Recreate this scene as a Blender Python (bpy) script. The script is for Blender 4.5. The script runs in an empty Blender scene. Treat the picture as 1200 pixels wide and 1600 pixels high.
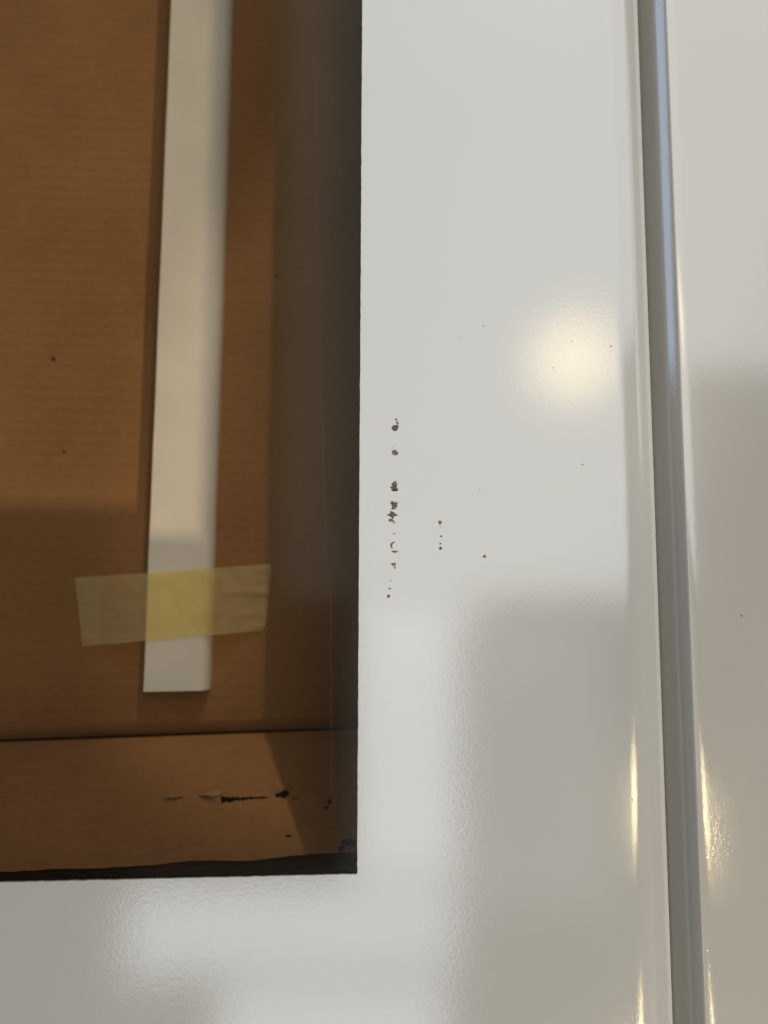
import bpy, bmesh, math, random
from mathutils import Vector, Matrix, noise as mnoise

random.seed(7)
S = bpy.context.scene
COL = S.collection

# ------------------------------------------------------------------ camera
# X right, Z up, Y into the panel; the front of the white door lies at Y = 0
F = 1200.0                                  # focal length in photo pixels (1200 x 1600)
ax_x = Vector((17000, -168, -F)).normalized()      # world X, Z seen from the camera
ax_z = Vector((28, 11370, -F)).normalized()
ax_y = ax_z.cross(ax_x).normalized()
ax_x = ax_y.cross(ax_z).normalized()
R = Matrix((ax_x, ax_y, ax_z))                     # camera -> world
DIST = 0.30
view = R @ Vector((0, 0, -1))
CAM = -view * DIST
cam = bpy.data.cameras.new('camera')
cam_o = bpy.data.objects.new('camera', cam)
COL.objects.link(cam_o)
cam_o.matrix_world = Matrix.Translation(CAM) @ R.to_4x4()
cam.sensor_fit = 'VERTICAL'
cam.sensor_height = 36.0
cam.sensor_width = 27.0
cam.lens = F / 1600.0 * 36.0
cam.clip_start = 0.01
cam.clip_end = 50
cam.dof.use_dof = True
cam.dof.focus_distance = DIST
cam.dof.aperture_fstop = 5.0
S.camera = cam_o


def ray(u, v):
    return R @ Vector((u - 600.0, 800.0 - v, -F))


def at(u, v, y):
    """point at depth y that the photograph shows at u, v"""
    d = ray(u, v)
    return CAM + d * ((y - CAM.y) / d.y)


def mirror_at(u, v, dist):
    """point in the room that the flat door mirrors at u, v, dist in front of it"""
    p = at(u, v, 0.0)
    d = ray(u, v)
    d.y = -d.y
    return p + d * (-dist / d.y)


# ------------------------------------------------------------------ light
S.view_settings.view_transform = 'Standard'
S.view_settings.look = 'None'
S.view_settings.exposure = 0.67
S.view_settings.gamma = 1.0
S.render.engine = 'CYCLES'
W = bpy.data.worlds.new('World')
S.world = W
W.use_nodes = True
W.node_tree.nodes['Background'].inputs['Color'].default_value = (1.0, 0.95, 0.87, 1)
W.node_tree.nodes['Background'].inputs['Strength'].default_value = 0.04


def area(name, loc, sx, sy, target, radiance, color, shape='RECTANGLE'):
    l = bpy.data.lights.new(name, 'AREA')
    l.shape = shape
    l.size, l.size_y = sx, sy
    a = sx * sy * (math.pi / 4 if shape in ('DISK', 'ELLIPSE') else 1)
    l.energy = math.pi * a * radiance
    l.color = color
    o = bpy.data.objects.new(name, l)
    COL.objects.link(o)
    o.location = loc
    o.rotation_euler = (Vector(target) - Vector(loc)).to_track_quat('-Z', 'Y').to_euler()
    return o


def window(name, u0, u1, v0, v1, dist, radiance, color):
    """added area light parallel to the door, cut to a bright zone, mirrored in the photo between u0..u1, v0..v1"""
    a, b = mirror_at(u0, v1, dist), mirror_at(u1, v0, dist)
    c = (a + b) / 2
    return area(name, c, abs(b.x - a.x), abs(b.z - a.z), c + Vector((0, 1, 0)), radiance, color)


NEUTRAL = (0.94, 0.995, 1.04)
COOL = (0.85, 0.945, 1.04)
window('bright_zone_light', 440, 1010, -420, 935, 2.0, 0.76, NEUTRAL)  # area lights shaped so the gaps between them mirror as dark silhouettes
window('bright_zone_light', 1010, 1500, -420, 575, 2.0, 0.64, NEUTRAL)
window('bright_zone_light', 545, 715, 940, 1370, 2.0, 1.08, NEUTRAL)
window('bright_zone_light', 195, 715, 1374, 1530, 2.0, 0.92, COOL)
window('bright_zone_light', 335, 700, 1534, 1900, 2.0, 0.92, COOL)
window('bright_zone_light', 717, 950, 983, 1430, 2.0, 0.16, NEUTRAL)  # faint added light that partly lifts the dark reflection
window('bright_zone_light', 1505, 2300, -420, 575, 2.0, 0.40, NEUTRAL)  # added light that brightens the reflection in the door's rounded edge
window('bright_zone_light', 717.5, 757, 937.5, 980, 2.0, 0.62, NEUTRAL)     # small added light that rounds the corner of the dark reflection
# blue sky through a far side window on the left
area('side_window_light', (-1.9, -0.62, 1.25), 0.7, 1.2, (0.12, 0.0, 0.15), 1.0, (0.50, 0.68, 1.0))
# added unseen narrow spot, high right; its cone edge replaces a hand's shadow
_sp = bpy.data.lights.new('added_spot_light', 'SPOT')
_sp.energy = 42.0
_sp.color = (1.0, 0.93, 0.80)
_sp.shadow_soft_size = 0.02
_sp.spot_size = math.radians(6.8)
_sp.spot_blend = 0.13
_so = bpy.data.objects.new('added_spot_light', _sp)
COL.objects.link(_so)
_so.location = mirror_at(900, -500, 1.2)
_so.rotation_euler = (at(650, 700, 0.1) - _so.location).to_track_quat('-Z', 'Y').to_euler()
# warm lamps
WARM = (1.0, 0.78, 0.40)


def lamp(u, v, dist, size, radiance, color=WARM):
    p = mirror_at(u, v, dist)
    return area('lamp_light', p, size, size, (0, 0, 0), radiance, color, 'DISK')


lamp(900, 562, 2.0, 0.30, 1.15)
lamp(903, 560, 1.98, 0.11, 0.8)
for _u, _v, _h in ((1056, 1290, 0.26), (1070, 1700, 0.20)):      # two tall bulbs further right
    area('lamp_light', mirror_at(_u, _v, 2.0), 0.045, _h, (0, 0, 0), 18, WARM, 'ELLIPSE')
# warm lamp low on the right that throws the light patch on the cardboard
_lit = at(290, 790, 0.10)
_corner = Vector((at(562, 700, 0.0).x, 0.0, at(300, 1372, 0.0).z))
_lamp = _lit + (_corner - _lit).normalized() * 1.9
area('lamp_light', _lamp, 0.06, 0.06, (-0.1, 0.1, 0.05), 1600, (1.0, 0.86, 0.66), 'DISK')


# ------------------------------------------------------------------ helpers
def link(name, bm, mat, parent=None, smooth=False):
    me = bpy.data.meshes.new(name)
    bm.to_mesh(me)
    bm.free()
    me.materials.append(mat)
    if smooth:
        me.polygons.foreach_set('use_smooth', [True] * len(me.polygons))
    me.set_sharp_from_angle(angle=math.radians(25))
    o = bpy.data.objects.new(name, me)
    COL.objects.link(o)
    if parent:
        o.parent = parent
    return o


def tag(o, label=None, cat=None, kind=None, group=None):
    for k, v in (('label', label), ('category', cat), ('kind', kind), ('group', group)):
        if v:
            o[k] = v
    return o


def empty(name, loc=(0, 0, 0)):
    o = bpy.data.objects.new(name, None)
    COL.objects.link(o)
    o.location = loc
    return o


def box(bm, a, b):
    vs = [bm.verts.new((x, y, z)) for x in (a[0], b[0]) for y in (a[1], b[1]) for z in (a[2], b[2])]
    for f in ((0, 1, 3, 2), (4, 6, 7, 5), (0, 4, 5, 1), (2, 3, 7, 6), (0, 2, 6, 4), (1, 5, 7, 3)):
        bm.faces.new([vs[i] for i in f])
    bmesh.ops.recalc_face_normals(bm, faces=bm.faces)


def sheet(bm, fn, ns, nt, thick=0.0, skip=None):
    """grid surface fn(s,t); with thick it gets a back (offset along +Y) and edges"""
    g = [[fn(i / ns, j / nt) for j in range(nt + 1)] for i in range(ns + 1)]
    V = [[bm.verts.new(p) for p in row] for row in g]
    for i in range(ns):
        for j in range(nt):
            if skip and skip((i + .5) / ns, (j + .5) / nt):
                continue
            bm.faces.new((V[i][j], V[i + 1][j], V[i + 1][j + 1], V[i][j + 1]))
    if thick:
        B = [[bm.verts.new(p + Vector((0, thick, 0))) for p in row] for row in g]
        for i in range(ns):
            for j in range(nt):
                if skip and skip((i + .5) / ns, (j + .5) / nt):
                    continue
                bm.faces.new((B[i][j], B[i][j + 1], B[i + 1][j + 1], B[i + 1][j]))
        for i in range(ns):
            bm.faces.new((V[i][0], B[i][0], B[i + 1][0], V[i + 1][0]))
            bm.faces.new((V[i][nt], V[i + 1][nt], B[i + 1][nt], B[i][nt]))
        for j in range(nt):
            bm.faces.new((V[0][j], V[0][j + 1], B[0][j + 1], B[0][j]))
            bm.faces.new((V[ns][j], B[ns][j], B[ns][j + 1], V[ns][j + 1]))


# ------------------------------------------------------------------ materials
class Nodes:
    def __init__(self, name):
        self.m = bpy.data.materials.new(name)
        self.m.use_nodes = True
        self.t = self.m.node_tree
        self.b = self.t.nodes['Principled BSDF']
        self.tc = self.t.nodes.new('ShaderNodeTexCoord')

    def n(self, typ, **kw):
        x = self.t.nodes.new(typ)
        for k, v in kw.items():
            if k in x.inputs:
                x.inputs[k].default_value = v
            else:
                setattr(x, k, v)
        return x

    def l(self, a, b):
        self.t.links.new(a, b)

    def noise(self, scale, detail=2.0, rough=0.5, stretch=(1, 1, 1)):
        mp = self.n('ShaderNodeMapping')
        mp.inputs['Scale'].default_value = stretch
        self.l(self.tc.outputs['Object'], mp.inputs['Vector'])
        x = self.n('ShaderNodeTexNoise', Scale=scale, Detail=detail, Roughness=rough)
        self.l(mp.outputs[0], x.inputs['Vector'])
        return x.outputs['Fac']

    def ramp(self, fac, stops):
        r = self.n('ShaderNodeValToRGB')
        e = r.color_ramp.elements
        while len(e) < len(stops):
            e.new(0.5)
        for el, (p, c) in zip(e, stops):
            el.position = p
            el.color = (*c, 1) if len(c) == 3 else c
        self.l(fac, r.inputs[0])
        return r.outputs['Color']

    def math(self, op, a, b):
        x = self.n('ShaderNodeMath', operation=op)
        for i, q in enumerate((a, b)):
            if isinstance(q, (int, float)):
                x.inputs[i].default_value = q
            else:
                self.l(q, x.inputs[i])
        return x.outputs[0]

    def bump(self, h, strength, dist, normal=None):
        x = self.n('ShaderNodeBump', Strength=strength, Distance=dist)
        self.l(h, x.inputs['Height'])
        if normal:
            self.l(normal, x.inputs['Normal'])
        return x.outputs[0]


def white_paint(name, base, rough, peel):
    k = Nodes(name)
    k.l(k.ramp(k.noise(9, 3), [(0.3, tuple(c * 0.97 for c in base)), (0.7, base)]), k.b.inputs['Base Color'])
    k.l(k.math('ADD', k.math('MULTIPLY', k.noise(60, 4), 0.05), rough - 0.025), k.b.inputs['Roughness'])
    k.b.inputs['Specular IOR Level'].default_value = 0.25
    k.b.inputs['Coat Weight'].default_value = 1.0
    k.b.inputs['Coat IOR'].default_value = 2.35
    k.b.inputs['Coat Roughness'].default_value = 0.072
    n1 = k.bump(k.noise(600, 3, 0.6), peel, 0.00007)
    n2 = k.bump(k.noise(1700, 2, 0.6), peel, 0.000055, n1)
    k.l(n2, k.b.inputs['Normal'])
    k.l(n2, k.b.inputs['Coat Normal'])
    return k.m


PAINT = white_paint('white_gloss_paint', (0.55, 0.55, 0.535), 0.24, 0.30)
PAINT2 = white_paint('white_gloss_paint_side', (0.55, 0.535, 0.50), 0.24, 0.30)


def cardboard_mat():
    k = Nodes('cardboard')
    fib = k.noise(420, 4, 0.6, (0.5, 1, 1.2))
    blot = k.noise(14, 3)
    mix = k.math('ADD', k.math('MULTIPLY', fib, 0.45), k.math('MULTIPLY', blot, 0.55))
    k.l(k.ramp(mix, [(0.3, (0.262, 0.132, 0.051)), (0.7, (0.368, 0.195, 0.079))]), k.b.inputs['Base Color'])
    k.b.inputs['Roughness'].default_value = 0.85
    k.b.inputs['Specular IOR Level'].default_value = 0.2
    w = k.n('ShaderNodeTexWave', Scale=55.0, Distortion=0.6)
    w.bands_direction = 'Z'
    k.l(k.tc.outputs['Object'], w.inputs['Vector'])
    n1 = k.bump(w.outputs['Fac'], 0.20, 0.0005, k.bump(k.noise(22, 4, 0.6), 0.5, 0.004))
    k.l(k.bump(k.noise(500, 3), 0.25, 0.0003, n1), k.b.inputs['Normal'])
    return k.m


CARD = cardboard_mat()


def plain(name, color, rough, spec=0.5, vary=0.1, scale=80, bump=0.1):
    k = Nodes(name)
    k.l(k.ramp(k.noise(scale, 4), [(0.3, tuple(c * (1 - vary) for c in color)), (0.7, tuple(min(1, c * (1 + vary)) for c in color))]), k.b.inputs['Base Color'])
    k.b.inputs['Roughness'].default_value = rough
    k.b.inputs['Specular IOR Level'].default_value = spec
    k.l(k.bump(k.noise(scale * 6, 3), bump, 0.0003), k.b.inputs['Normal'])
    return k.m


DARK = plain('cavity_shade', (0.010, 0.006, 0.004), 0.9, 0.1)  # near-black colour stands in for the shade inside the cavity
FOAM = plain('strip_white', (0.82, 0.78, 0.69), 0.6, 0.3, 0.06, 28, 0.2)
def chip_mat(name, lo, hi):
    k = Nodes(name)
    k.l(k.ramp(k.noise(1900, 3, 0.6), [(0.36, lo), (0.66, hi)]), k.b.inputs['Base Color'])
    k.b.inputs['Roughness'].default_value = 0.75
    k.b.inputs['Specular IOR Level'].default_value = 0.25
    k.l(k.bump(k.noise(2600, 3), 0.6, 0.0003), k.b.inputs['Normal'])
    return k.m


CHIP = chip_mat('bare_chip', (0.05, 0.028, 0.022), (0.27, 0.20, 0.17))
CHIP_GREY = chip_mat('bare_chip_grey', (0.055, 0.045, 0.032), (0.30, 0.27, 0.21))
CHIP_DARK = chip_mat('bare_chip_dark', (0.012, 0.009, 0.008), (0.07, 0.05, 0.04))
PALE = plain('torn_paper', (0.40, 0.235, 0.105), 0.9, 0.2, 0.15, 300, 0.4)


def glass_mat():
    k = Nodes('window_glass')
    k.t.nodes.remove(k.b)
    tr = k.n('ShaderNodeBsdfTransparent')
    tr.inputs['Color'].default_value = (0.93, 0.90, 0.86, 1)
    gl = k.n('ShaderNodeBsdfGlossy', Roughness=0.11)
    gl.inputs['Color'].default_value = (0.88, 1.0, 0.86, 1)
    fr = k.n('ShaderNodeFresnel', IOR=1.30)
    mx = k.n('ShaderNodeMixShader')
    geo = k.n('ShaderNodeNewGeometry')   # the back face of the pane adds nothing (no inner total reflection)
    k.l(k.math('MULTIPLY', fr.outputs[0], k.math('SUBTRACT', 1.0, geo.outputs['Backfacing'])), mx.inputs[0])
    k.l(tr.outputs[0], mx.inputs[1])
    k.l(gl.outputs[0], mx.inputs[2])
    k.l(mx.outputs[0], k.t.nodes['Material Output'].inputs['Surface'])
    return k.m


GLASS = glass_mat()


def tape_mat():
    k = Nodes('masking_tape')
    k.t.nodes.remove(k.b)
    cloud = k.math('ADD', k.math('MULTIPLY', k.noise(130, 5, 0.65), 0.6), k.math('MULTIPLY', k.noise(700, 3, 0.6, (1, 1, 3)), 0.4))
    col = k.ramp(cloud, [(0.3, (0.97, 0.83, 0.45)), (0.7, (1.0, 0.92, 0.56))])
    df = k.n('ShaderNodeBsdfDiffuse')
    tl = k.n('ShaderNodeBsdfTranslucent')
    tr = k.n('ShaderNodeBsdfTransparent')
    tr.inputs['Color'].default_value = (1.0, 0.91, 0.55, 1)
    k.l(col, df.inputs[0])
    k.l(col, tl.inputs[0])
    a = k.n('ShaderNodeMixShader', Fac=0.2)
    k.l(df.outputs[0], a.inputs[1])
    k.l(tl.outputs[0], a.inputs[2])
    b = k.n('ShaderNodeMixShader', Fac=0.64)
    k.l(a.outputs[0], b.inputs[1])
    k.l(tr.outputs[0], b.inputs[2])
    k.l(b.outputs[0], k.t.nodes['Material Output'].inputs['Surface'])
    nb = k.bump(k.noise(260, 4, 0.6, (1, 1, 2.5)), 0.35, 0.0006, k.bump(k.noise(45, 4, 0.6, (0.5, 1, 2)), 0.5, 0.004))
    k.l(nb, df.inputs['Normal'])
    return k.m


TAPE = tape_mat()


# ------------------------------------------------------------------ setting
bm = bmesh.new()
box(bm, (-0.9, 0.16, -0.55), (0.75, 0.18, 0.95))  # backing sheet added to keep the gaps and cavity dark
tag(link('dark_backing', bm, DARK), kind='structure')

# ------------------------------------------------------------------ white door
door = tag(empty('cabinet_door', (0, 0.01, -0.2)),
           'glossy white door with rounded edge, brown window and a line of chipped paint marks', 'cabinet door', 'thing')
DOOR_OFF = Vector((0, -0.01, 0.2))
EDGE_X = at(1021, 800, 0.006).x
OPEN_X = at(562, 700, 0.0).x
OPEN_Z = at(300, 1372, 0.0).z
OX0, OZ1 = -0.62, 0.62
DX0, DZ0, DZ1 = OX0 - 0.11, OPEN_Z - 0.11, OZ1 + 0.11


def loop_ring(bm, x0, x1, z0, z1, loops):
    """slab whose edge follows loops = (inset, depth), mitred at the corners"""
    V = [[bm.verts.new((x, y, z)) for x, z in ((x0 + q, z0 + q), (x1 - q, z0 + q), (x1 - q, z1 - q), (x0 + q, z1 - q))] for q, y in loops]
    for a, b in zip(V, V[1:]):
        for k in range(4):
            bm.faces.new((a[k], b[k], b[(k + 1) % 4], a[(k + 1) % 4]))
    return V[0], V[-1]


def round_ring(bm, x0, x1, z0, z1, y0, rw, rd, back, inner, n=14):
    """slab with rounded front edges; inner = opening loop of (x, z) or None"""
    loops = []
    for i in range(n + 1):
        a = math.pi / 2 * i / n
        ins = rw * (1 - math.sin(math.pi / 2 - a) ) if False else rw * (1 - math.sin(a))
        y = y0 + rd * (1 - math.cos(a))
        loops.append((ins, y))
    # from the flat (a=0: ins=rw, y=y0) to the side (a=90: ins=0, y=y0+rd), then back
    loops.append((0.0, y0 + back))
    V = []
    for ins, y in loops:
        V.append([bm.verts.new((x, y, z)) for x, z in ((x0 + ins, z0 + ins), (x1 - ins, z0 + ins), (x1 - ins, z1 - ins), (x0 + ins, z1 - ins))])
    for a, b in zip(V, V[1:]):
        for k in range(4):
            bm.faces.new((a[k], b[k], b[(k + 1) % 4], a[(k + 1) % 4]))
    return V[0], V[-1]


bm = bmesh.new()
edge_profile = []
for i in range(19):
    q = i / 18
    edge_profile.append((0.016 * (1 - q), 0.0046 * q ** 2.3))
edge_profile += [(-0.0001, 0.0052), (0.0, 0.0054), (0.0, 0.030)]
outer, back = loop_ring(bm, DX0, EDGE_X, DZ0, DZ1, edge_profile)
# opening loop with the slightly ragged cut edge of the paint
corners = [(OX0, OPEN_Z), (OPEN_X, OPEN_Z), (OPEN_X, OZ1), (OX0, OZ1)]
inner_sides = []
for k in range(4):
    a, b = corners[k], corners[(k + 1) % 4]
    n = 420 if k in (0, 1) else 8
    pts = []
    for i in range(n):
        t = i / n
        j = random.gauss(0, 0.00005) if (k in (0, 1) and i) else 0
        x, z = a[0] + (b[0] - a[0]) * t, a[1] + (b[1] - a[1]) * t
        pts.append((x, z + j) if k in (0, 2) else (x + j, z))
    inner_sides.append(pts)
loop0 = [[bm.verts.new((x, 0.0, z)) for x, z in s] for s in inner_sides]
loop1 = [[bm.verts.new((x, 0.0010, z)) for x, z in s] for s in inner_sides]
flat0, flat1 = sum(loop0, []), sum(loop1, [])
N = len(flat0)
for i in range(N):
    bm.faces.new((flat0[i], flat0[(i + 1) % N], flat1[(i + 1) % N], flat1[i]))
for k in range(4):
    s = loop0[k] + [loop0[(k + 1) % 4][0]]
    bm.faces.new([outer[k]] + [outer[(k + 1) % 4]] + s[::-1])
# ledge behind the lip and the back
c = 0.012
led = [bm.verts.new((x, 0.0010, z)) for x, z in ((OX0 - c, OPEN_Z - c), (OPEN_X + c, OPEN_Z - c), (OPEN_X + c, OZ1 + c), (OX0 - c, OZ1 + c))]
ledb = [bm.verts.new((v.co.x, 0.030, v.co.z)) for v in led]
for k in range(4):
    s = loop1[k] + [loop1[(k + 1) % 4][0]]
    bm.faces.new([led[(k + 1) % 4], led[k]] + s)
    bm.faces.new((led[k], led[(k + 1) % 4], ledb[(k + 1) % 4], ledb[k]))
    bm.faces.new((back[k], back[(k + 1) % 4], ledb[(k + 1) % 4], ledb[k]))
bmesh.ops.recalc_face_normals(bm, faces=bm.faces)
for f in bm.faces:
    f.smooth = len(f.verts) == 4 and all(v.co.y < 0.0060 for v in f.verts) and any(v.co.y > 1e-6 for v in f.verts) and not all(v in led or v in flat1 or v in flat0 for v in f.verts)
frame = link('frame', bm, PAINT, door)
frame.data.set_sharp_from_angle(angle=math.radians(20))
frame.location = DOOR_OFF

bm = bmesh.new()
box(bm, (OX0 - 0.010, 0.0013, OPEN_Z - 0.010), (OPEN_X + 0.010, 0.0053, OZ1 + 0.010))
pane = link('window_pane', bm, GLASS, door)
pane.location = DOOR_OFF


def chip(u, v, w, h, mat, k=9, seed=0, rot=0.0, y=-0.00002, thick=0.00006, parent=door, name='paint_chip', arc=None):
    """ragged flake-shaped bare spot, u, v, w, h in photo pixels"""
    rnd = random.Random(seed * 7919 + int(u * 13 + v))
    o = at(u, v, 0)
    sc = 0.25e-3
    bm = bmesh.new()
    if arc:
        pts = []
        a0, a1, width = arc
        n = 8
        for i in range(n + 1):
            a = math.radians(a0 + (a1 - a0) * i / n)
            q = 1 + 0.12 * rnd.uniform(-1, 1)
            pts.append((math.cos(a) * w / 2 * q, math.sin(a) * h / 2 * q))
        for i in range(n, -1, -1):
            a = math.radians(a0 + (a1 - a0) * i / n)
            q = 1 - width * (0.35 + math.sin(math.pi * i / n) * 0.65) * rnd.uniform(0.75, 1.1)
            pts.append((math.cos(a) * w / 2 * q, math.sin(a) * h / 2 * q))
    else:
        pts = []
        for i in range(k):
            a = 2 * math.pi * (i + rnd.uniform(-0.3, 0.3)) / k
            q = rnd.uniform(0.52, 1.2)
            pts.append((math.cos(a) * w / 2 * q, math.sin(a) * h / 2 * q))
    cr, sr = math.cos(rot), math.sin(rot)
    P = [((x * cr - z * sr) * sc, (x * sr + z * cr) * sc) for x, z in pts]
    top = [bm.verts.new((x, -thick / 2, z)) for x, z in P]
    bot = [bm.verts.new((x * 1.04, thick / 2, z * 1.04)) for x, z in P]
    n = len(P)
    if arc:
        m = n // 2
        for i in range(m - 1):
            bm.faces.new((top[i], top[i + 1], top[n - 2 - i], top[n - 1 - i]))
    else:
        cv = bm.verts.new((0, -thick / 2, 0))
        for i in range(n):
            bm.faces.new((cv, top[i], top[(i + 1) % n]))
    for i in range(n):
        bm.faces.new((top[i], bot[i], bot[(i + 1) % n], top[(i + 1) % n]))
    bmesh.ops.recalc_face_normals(bm, faces=bm.faces)
    ob = link(name, bm, mat, parent)
    ob.location = (o.x, y - 0.01, o.z + 0.2)
    return ob


marks = [
    (619, 655.5, 6, 4, 'g'), (621, 661, 4.5, 5, 'g'), (617, 668, 10, 11, 'b'), (621, 666, 5, 8, 'g'),
    (617, 707, 11, 11, 'g'), (613, 700, 2, 2, 'g'),
    (616.5, 756, 10, 9, 'g'), (616, 763, 13, 9, 'b'), (616.5, 766, 11, 3, 'k'),
    (615.5, 788, 12, 9, 'b'), (615.5, 794, 10, 7, 'g'), (613.5, 804, 15, 12, 'b'), (611, 813, 9, 7, 'g'), (616, 817, 5, 2.5, 'g'),
    (616, 834, 5, 1.6, 'g'), (617, 862, 10, 4, 'b'), (615, 882, 8, 7, 'g'), (617, 887, 4, 4, 'g'),
    (610, 907, 2.6, 2.4, 'k'), (609, 919.5, 5, 2.2, 'k'), (607.5, 931.5, 7, 6, 'g'),
    (688, 816, 6, 7.5, 'g'), (688, 824, 2.5, 1.6, 'g'), (689, 838, 4, 2.6, 'k'), (688, 849.5, 4, 2.4, 'k'), (688.5, 856.5, 4.6, 6, 'k'),
    (757.5, 869.5, 5.5, 5.5, 'g'), (749.5, 766, 2.4, 2, 'g'), (865, 575, 2.5, 2.5, 'g'), (893, 533, 2.4, 2.4, 'g'), (955, 541, 3.2, 3, 'g'),
    (988, 1250, 2, 7, 'g'), (910, 726, 3, 2.6, 'g'), (721, 528, 2, 2, 'g'), (756, 509.5, 2.6, 2, 'g'), (1159, 962, 4, 4, 'g'),
]
MM = {'b': CHIP, 'g': CHIP_GREY, 'k': CHIP_DARK}
for i, (u, v, w, h, m) in enumerate(marks[:-1]):
    chip(u, v, w, h, MM[m], 19 if w > 7 else 9, i)
chip(616, 852, 13, 11, CHIP, seed=50, arc=(75, 250, 0.55))

# faint hairline scratches down the glass
k = Nodes('hairline_scratch')
k.l(k.ramp(k.noise(300, 3, 0.6, (1, 1, 0.3)), [(0.4, (0.16, 0.13, 0.10)), (0.6, (0.34, 0.28, 0.22))]), k.b.inputs['Base Color'])
k.b.inputs['Alpha'].default_value = 0.08
HAIR = k.m
for (u0, v0, u1, v1, w) in ((489, -10, 498, 470, 0.00018), (499, 470, 510, 900, 0.00022), (516, 900, 519, 1290, 0.00020)):
    bm = bmesh.new()
    a, b = at(u0, v0, 0.0012), at(u1, v1, 0.0012)
    n = 24
    rnd = random.Random(int(u0))
    L = []
    for i in range(n + 1):
        p = a.lerp(b, i / n)
        q = w * rnd.uniform(0.25, 0.6)
        L.append([bm.verts.new((p.x - q, 0.00122, p.z)), bm.verts.new((p.x - q, 0.00116, p.z)), bm.verts.new((p.x + q, 0.00116, p.z)), bm.verts.new((p.x + q, 0.00122, p.z))])
    for p, q in zip(L, L[1:]):
        for j in range(4):
            bm.faces.new((p[j], p[(j + 1) % 4], q[(j + 1) % 4], q[j]))
    bm.faces.new(L[0]); bm.faces.new(L[-1][::-1])
    bmesh.ops.recalc_face_normals(bm, faces=bm.faces)
    o = link('scratch', bm, HAIR, door)
    o.location = DOOR_OFF

# ------------------------------------------------------------------ panel on the right
SIDE_Y = 0.0010
side = tag(empty('side_panel', (EDGE_X + 0.1, 0.02, -0.2)),
           'plain glossy white panel at the right, beyond the dark groove', 'panel', 'thing')
FIL = 0.0024                   # small rounding where the front turns into the edge
_pts = [(0.0, 0.0)]
_th = []
GENTLE = 0.0045                # the front first bends very gently
for i in range(8):
    _th.append((math.radians(9) * (i / 7) ** 2, GENTLE / 8))
for i in range(1, 10):
    _th.append((math.radians(9 + 35 * i / 9), FIL * math.radians(35) / 9))
for i in range(16):            # then a curved side that grows steeper with depth
    _th.append((math.radians(44 + 40 * (i / 15) ** 1.3), 0.0145 / 16))
for th, ds in _th:
    _pts.append((_pts[-1][0] + math.cos(th) * ds, _pts[-1][1] + math.sin(th) * ds))
CH_W, CH_D = _pts[-1]
SIDE_X0 = at(1072, 800, 0.001).x - (CH_W - GENTLE) + 0.0006
side_profile = [(CH_W - x, SIDE_Y + y) for x, y in _pts] + [(0.0, 0.034)]
bm = bmesh.new()
fl, bk = loop_ring(bm, SIDE_X0, SIDE_X0 + 0.45, DZ0, DZ1, side_profile)
bm.faces.new(fl)
bm.faces.new(bk)
bmesh.ops.recalc_face_normals(bm, faces=bm.faces)
for f in bm.faces:
    f.smooth = all(v.co.y < SIDE_Y + CH_D + 1e-6 for v in f.verts) and len(f.verts) == 4 and any(v.co.y > SIDE_Y + 1e-6 for v in f.verts)
o = link('panel_front', bm, PAINT2, side)
o.location = -side.location
u, v, w, h, m = marks[-1]
cp = chip(u, v, w, h, MM[m], 7, 99, parent=side)
cp.location = at(u, v, SIDE_Y - 0.00002) - side.location

# ------------------------------------------------------------------ cardboard behind the glass
H = 0.10
card = tag(empty('cardboard_box', (at(300, 1150, H))),
           'brown corrugated cardboard with a torn bottom flap standing behind the window', 'cardboard box', 'thing')
CO = -card.location


def fold_pt(s):
    return at(-900, 1190.5, H).lerp(at(700, 1133, H), s)


TOP_L, TOP_R = Vector((fold_pt(0).x - 0.01, H, 0.62)), Vector((fold_pt(1).x - 0.02, H, 0.62))


def wall_fn(s, t):
    p = fold_pt(s).lerp(TOP_L.lerp(TOP_R, s), t)
    p.y += 0.0012 * mnoise.noise(Vector((p.x * 9, p.z * 7, 3.1)))
    low = max(0.0, 1 - (p.z - fold_pt(s).z) / 0.011)
    p.y += 0.0050 * low * low
    return p


bm = bmesh.new()
sheet(bm, lambda s, t: wall_fn(s, t * 0.03 if t < 0.3 else 0.03 + (t - 0.3) / 0.7 * 0.97), 40, 60, 0.004)
bmesh.ops.recalc_face_normals(bm, faces=bm.faces)
o = link('back_wall', bm, CARD, card, True)
o.location = CO

FLAP_Y = 0.050
fa, fb = at(-900, 1407, FLAP_Y), at(700, 1318, FLAP_Y)


def flap_uv(s, t):
    p = fold_pt(s).lerp(fa.lerp(fb, s), t)
    e = min(1.0, t / 0.12)
    p.y -= 0.0022 * (1 - (1 - e) ** 2) + 0.0006
    p.z -= 0.0006
    # worn, wavy lower edge
    if t > 0.8:
        p.z += 0.0012 * (t - 0.8) / 0.2 * (mnoise.noise(Vector((s * 17, 1.7, 0))) + 0.3 * mnoise.noise(Vector((s * 70, 4.7, 0))))
    return p


def project(p):
    q = R.transposed() @ (p - CAM)
    return 600 + F * q.x / -q.z, 800 - F * q.y / -q.z


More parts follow.
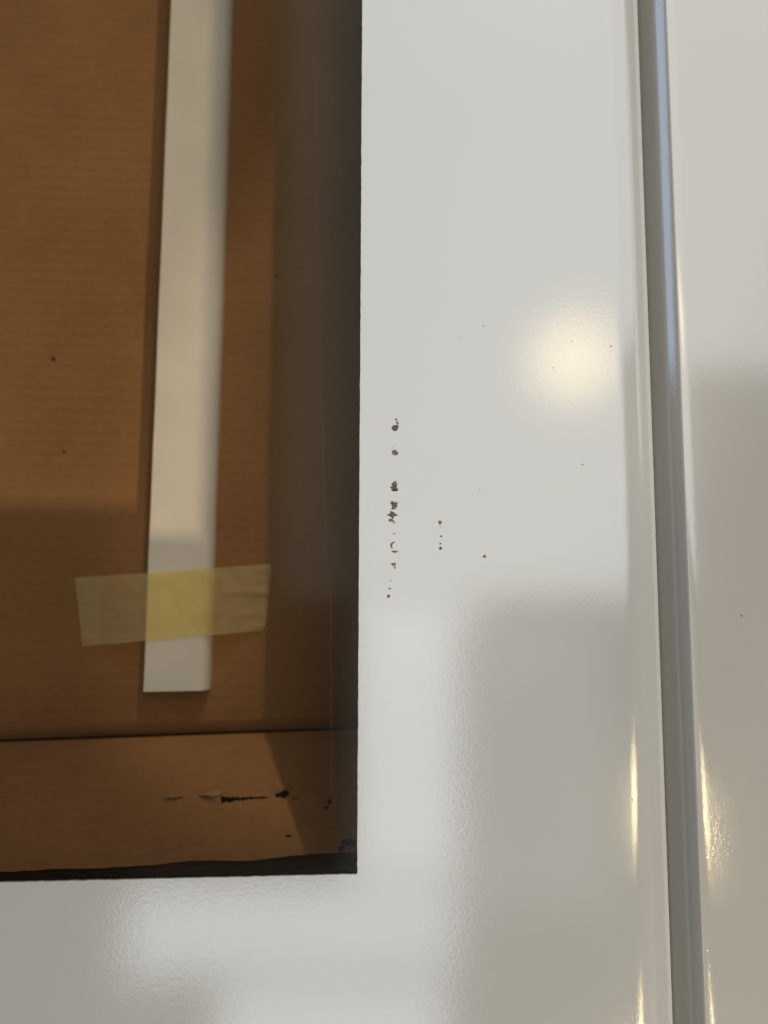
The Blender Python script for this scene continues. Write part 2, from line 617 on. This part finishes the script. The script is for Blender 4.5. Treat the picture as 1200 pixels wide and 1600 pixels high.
def tear_amt(u, v):
    """how deep a point of the flap lies inside the tear (0 = untouched)"""
    m = 0.0
    for (x0, x1, yc, hh, sl) in ((345, 418, 1250, 6.0, -0.05), (430, 453, 1243, 8.5, -0.2), (511, 519, 1253, 6.0, 0.0), (445, 456, 1307, 3.2, 0.0), (506, 514, 1262, 4.0, 0.0), (532, 562, 1316, 8.0, 0.1), (528, 540, 1326, 6.0, 0.0)):
        if x0 < u < x1:
            f = (u - x0) / (x1 - x0)
            wv = hh * (0.45 + 0.9 * (1 - f) ** 2 if x1 - x0 > 40 else math.sin(math.pi * f) ** 0.5) * (0.8 + 0.5 * mnoise.noise(Vector((u * 0.23, 0.3, yc))))
            c = yc + sl * (u - x0) + 1.8 * mnoise.noise(Vector((u * 0.11, 5.0, 0)))
            m = max(m, wv - abs(v - c))
    return m


def flap_fn(s, t):
    p = flap_uv(s, t)
    u, v = project(p)
    # raised torn lips beside the slit
    for (uu, vv, r, hgt) in ((335, 1242, 16, .0028), (275, 1246, 18, .0014), (440, 1232, 14, .0022), (492, 1246, 16, .0016), (380, 1240, 30, .0012), (390, 1262, 30, -.0012)):
        d = math.hypot((u - uu) / 1.6, v - vv) / r
        if d < 1:
            p.y -= hgt * (1 - d * d) ** 2
    return p


def skip(s, t):
    return tear_amt(*project(flap_uv(wide(s), t))) > 0


def wide(s):
    # coarse columns out of view, fine ones where the tear is
    return s / 0.12 * 0.55 if s < 0.12 else 0.55 + (s - 0.12) / 0.88 * 0.45


bm = bmesh.new()
sheet(bm, lambda s, t: flap_fn(wide(s), t), 560, 230, 0.0012, skip)
bmesh.ops.recalc_face_normals(bm, faces=bm.faces)
o = link('bottom_flap', bm, CARD, card, True)
o.location = CO
# pale lips of torn paper beside the slit
for (u0, u1, vc, hh, lift) in ((312, 347, 1242, 3.6, .0030), (256, 286, 1246, 1.5, .0012), (452, 472, 1247, 1.3, .0012), (474, 508, 1244, 2.0, .0014), (428, 446, 1235, 2.6, .002)):
    bm = bmesh.new()
    rnd = random.Random(int(u0))

    def lip_fn(s, t):
        u = u0 + (u1 - u0) * s
        w = hh * (math.sin(math.pi * min(1, max(0, s))) ** 0.6 + 0.05) * (0.35 + s) * (1 + 0.7 * mnoise.noise(Vector((u * 0.35, 3.3, vc))))
        v = vc - 0.10 * (u - u0) + w * (t - 0.5) * 2 + 2.2 * mnoise.noise(Vector((u * 0.17, vc, t * 2)))
        y = FLAP_Y + (H - FLAP_Y) * (1 - (v - 1152) / 190.0)
        return at(u, v, y - 0.0066 - lift * math.sin(math.pi * s) * t * 0.7)

    sheet(bm, lip_fn, 14, 5, 0.0009)
    bmesh.ops.recalc_face_normals(bm, faces=bm.faces)
    o = link('torn_edge', bm, PALE if u0 < 400 else CARD, card, True)
    o.location = CO
# a second layer of board that shows in the dark gap under the flap
ia, ib = at(-900, 1402, 0.074), at(700, 1345, 0.074)


def inner_fn(s, t):
    p = ia.lerp(ib, s) + Vector((0, 0, 0.012 * (1 - t)))
    if t > 0.7:
        p.z += 0.0009 * mnoise.noise(Vector((s * 26, 7.7, 0))) + 0.0004 * mnoise.noise(Vector((s * 110, 2.7, 0)))
    p.y += 0.0012 * mnoise.noise(Vector((s * 9, t * 40, 0.4)))
    return p


bm = bmesh.new()
sheet(bm, inner_fn, 300, 14, 0.003)
bmesh.ops.recalc_face_normals(bm, faces=bm.faces)
o = link('inner_flap', bm, CARD, card, True)
o.location = CO
# dark specks on the cardboard
bm = bmesh.new()
for (u, v, r) in ((83, 561, 3.2), (100, 706, 2.2), (432, 432, 2.0), (395, 598, 1.0)):
    p = at(u, v, H - 0.0009)
    q = r * 0.33e-3
    c = [bm.verts.new((p.x + math.cos(a * 1.047) * q * random.uniform(.7, 1.2), p.y, p.z + math.sin(a * 1.047) * q * random.uniform(.7, 1.2))) for a in range(6)]
    d = [bm.verts.new(v_.co + Vector((0, 0.002, 0))) for v_ in c]
    bm.faces.new(c)
    for i in range(6):
        bm.faces.new((c[i], d[i], d[(i + 1) % 6], c[(i + 1) % 6]))
bmesh.ops.recalc_face_normals(bm, faces=bm.faces)
o = tag(link('specks', bm, CHIP_DARK, card), kind='stuff')
o.location = CO

# ------------------------------------------------------------------ white strip
G = 0.011
YS = H - G
s_tl, s_tr, s_bl, s_br = at(270, -60, YS), at(363, -60, YS), at(224, 1081, YS), at(325, 1079, YS)
d_l, d_r = (s_tl - s_bl), (s_tr - s_br)
strip = tag(empty('white_strip', (s_bl + s_br) / 2),
            'long cream white strip hanging down behind the window, taped to the cardboard', 'strip', 'thing')
prof = []   # cross-section: across 0..1, depth
for i in range(9):
    prof.append((0.84 * i / 8, 0.0))
for i in range(1, 9):
    a = math.pi / 2 * i / 8
    prof.append((0.84 + 0.16 * math.sin(a), 0.0075 * (1 - math.cos(a))))
prof += [(1.0, G - 0.0005), (0.5, G - 0.0005), (0.03, G - 0.0005), (0.0, G - 0.0015), (0.0, 0.0004)]
bm = bmesh.new()
rows = []
M = 60
for j in range(M + 1):
    t = j / M * 1.45
    L, Rr = s_bl + d_l * t, s_br + d_r * t
    row = []
    for (c, y) in prof:
        p = L.lerp(Rr, c)
        p.y = YS + y
        p.x += 0.00025 * mnoise.noise(Vector((t * 9, c * 2, 0)))
        row.append(bm.verts.new(p))
    rows.append(row)
n = len(prof)
for a, b in zip(rows, rows[1:]):
    for i in range(n):
        bm.faces.new((a[i], a[(i + 1) % n], b[(i + 1) % n], b[i]))
bm.faces.new(rows[0]); bm.faces.new(rows[-1][::-1])
bmesh.ops.recalc_face_normals(bm, faces=bm.faces)
o = link('strip_body', bm, FOAM, strip)
o.location = -strip.location

# ------------------------------------------------------------------ masking tape
tape_corner = ((117, 903), (424, 881), (413, 985), (129, 1010))


def tape_fn(s, t):
    (a, b, c, d) = tape_corner
    u = (a[0] * (1 - s) + b[0] * s) * (1 - t) + (d[0] * (1 - s) + c[0] * s) * t
    v = (a[1] * (1 - s) + b[1] * s) * (1 - t) + (d[1] * (1 - s) + c[1] * s) * t
    v += 1.2 * mnoise.noise(Vector((s * 6, t * 1.2, 8)))
    if s > 0.9:
        u += (s - 0.9) / 0.1 * (7.5 * mnoise.noise(Vector((t * 4.3, 2, 1))) + 4.5 * mnoise.noise(Vector((t * 15, 2, 4))))
    if s < 0.08:
        u += (0.08 - s) / 0.08 * 1.6 * mnoise.noise(Vector((t * 14, 9, 1)))
    y = YS - 0.0006
    if u < 226:
        y += (G - 0.0012) * min(1, (226 - u) / 70) ** 1.2
    elif u > 322:
        y += (G - 0.0012) * min(1, (u - 322) / 75) ** 1.2
    y -= 0.0012 * abs(mnoise.noise(Vector((s * 8, t * 2.2, 2)))) + (0.0016 * max(0.0, mnoise.noise(Vector((s * 3, t * 6, 12)))) if s > 0.75 else 0.0)
    return at(u, v, min(y, H - 0.0020))


bm = bmesh.new()
sheet(bm, tape_fn, 90, 36)
bmesh.ops.recalc_face_normals(bm, faces=bm.faces)
p0 = at(270, 945, YS)
o = link('masking_tape', bm, TAPE, None, True)
for vtx in o.data.vertices:
    vtx.co -= p0
o.location = p0
tag(o, 'short yellow masking tape crossing the white strip near its lower end', 'tape', 'thing')
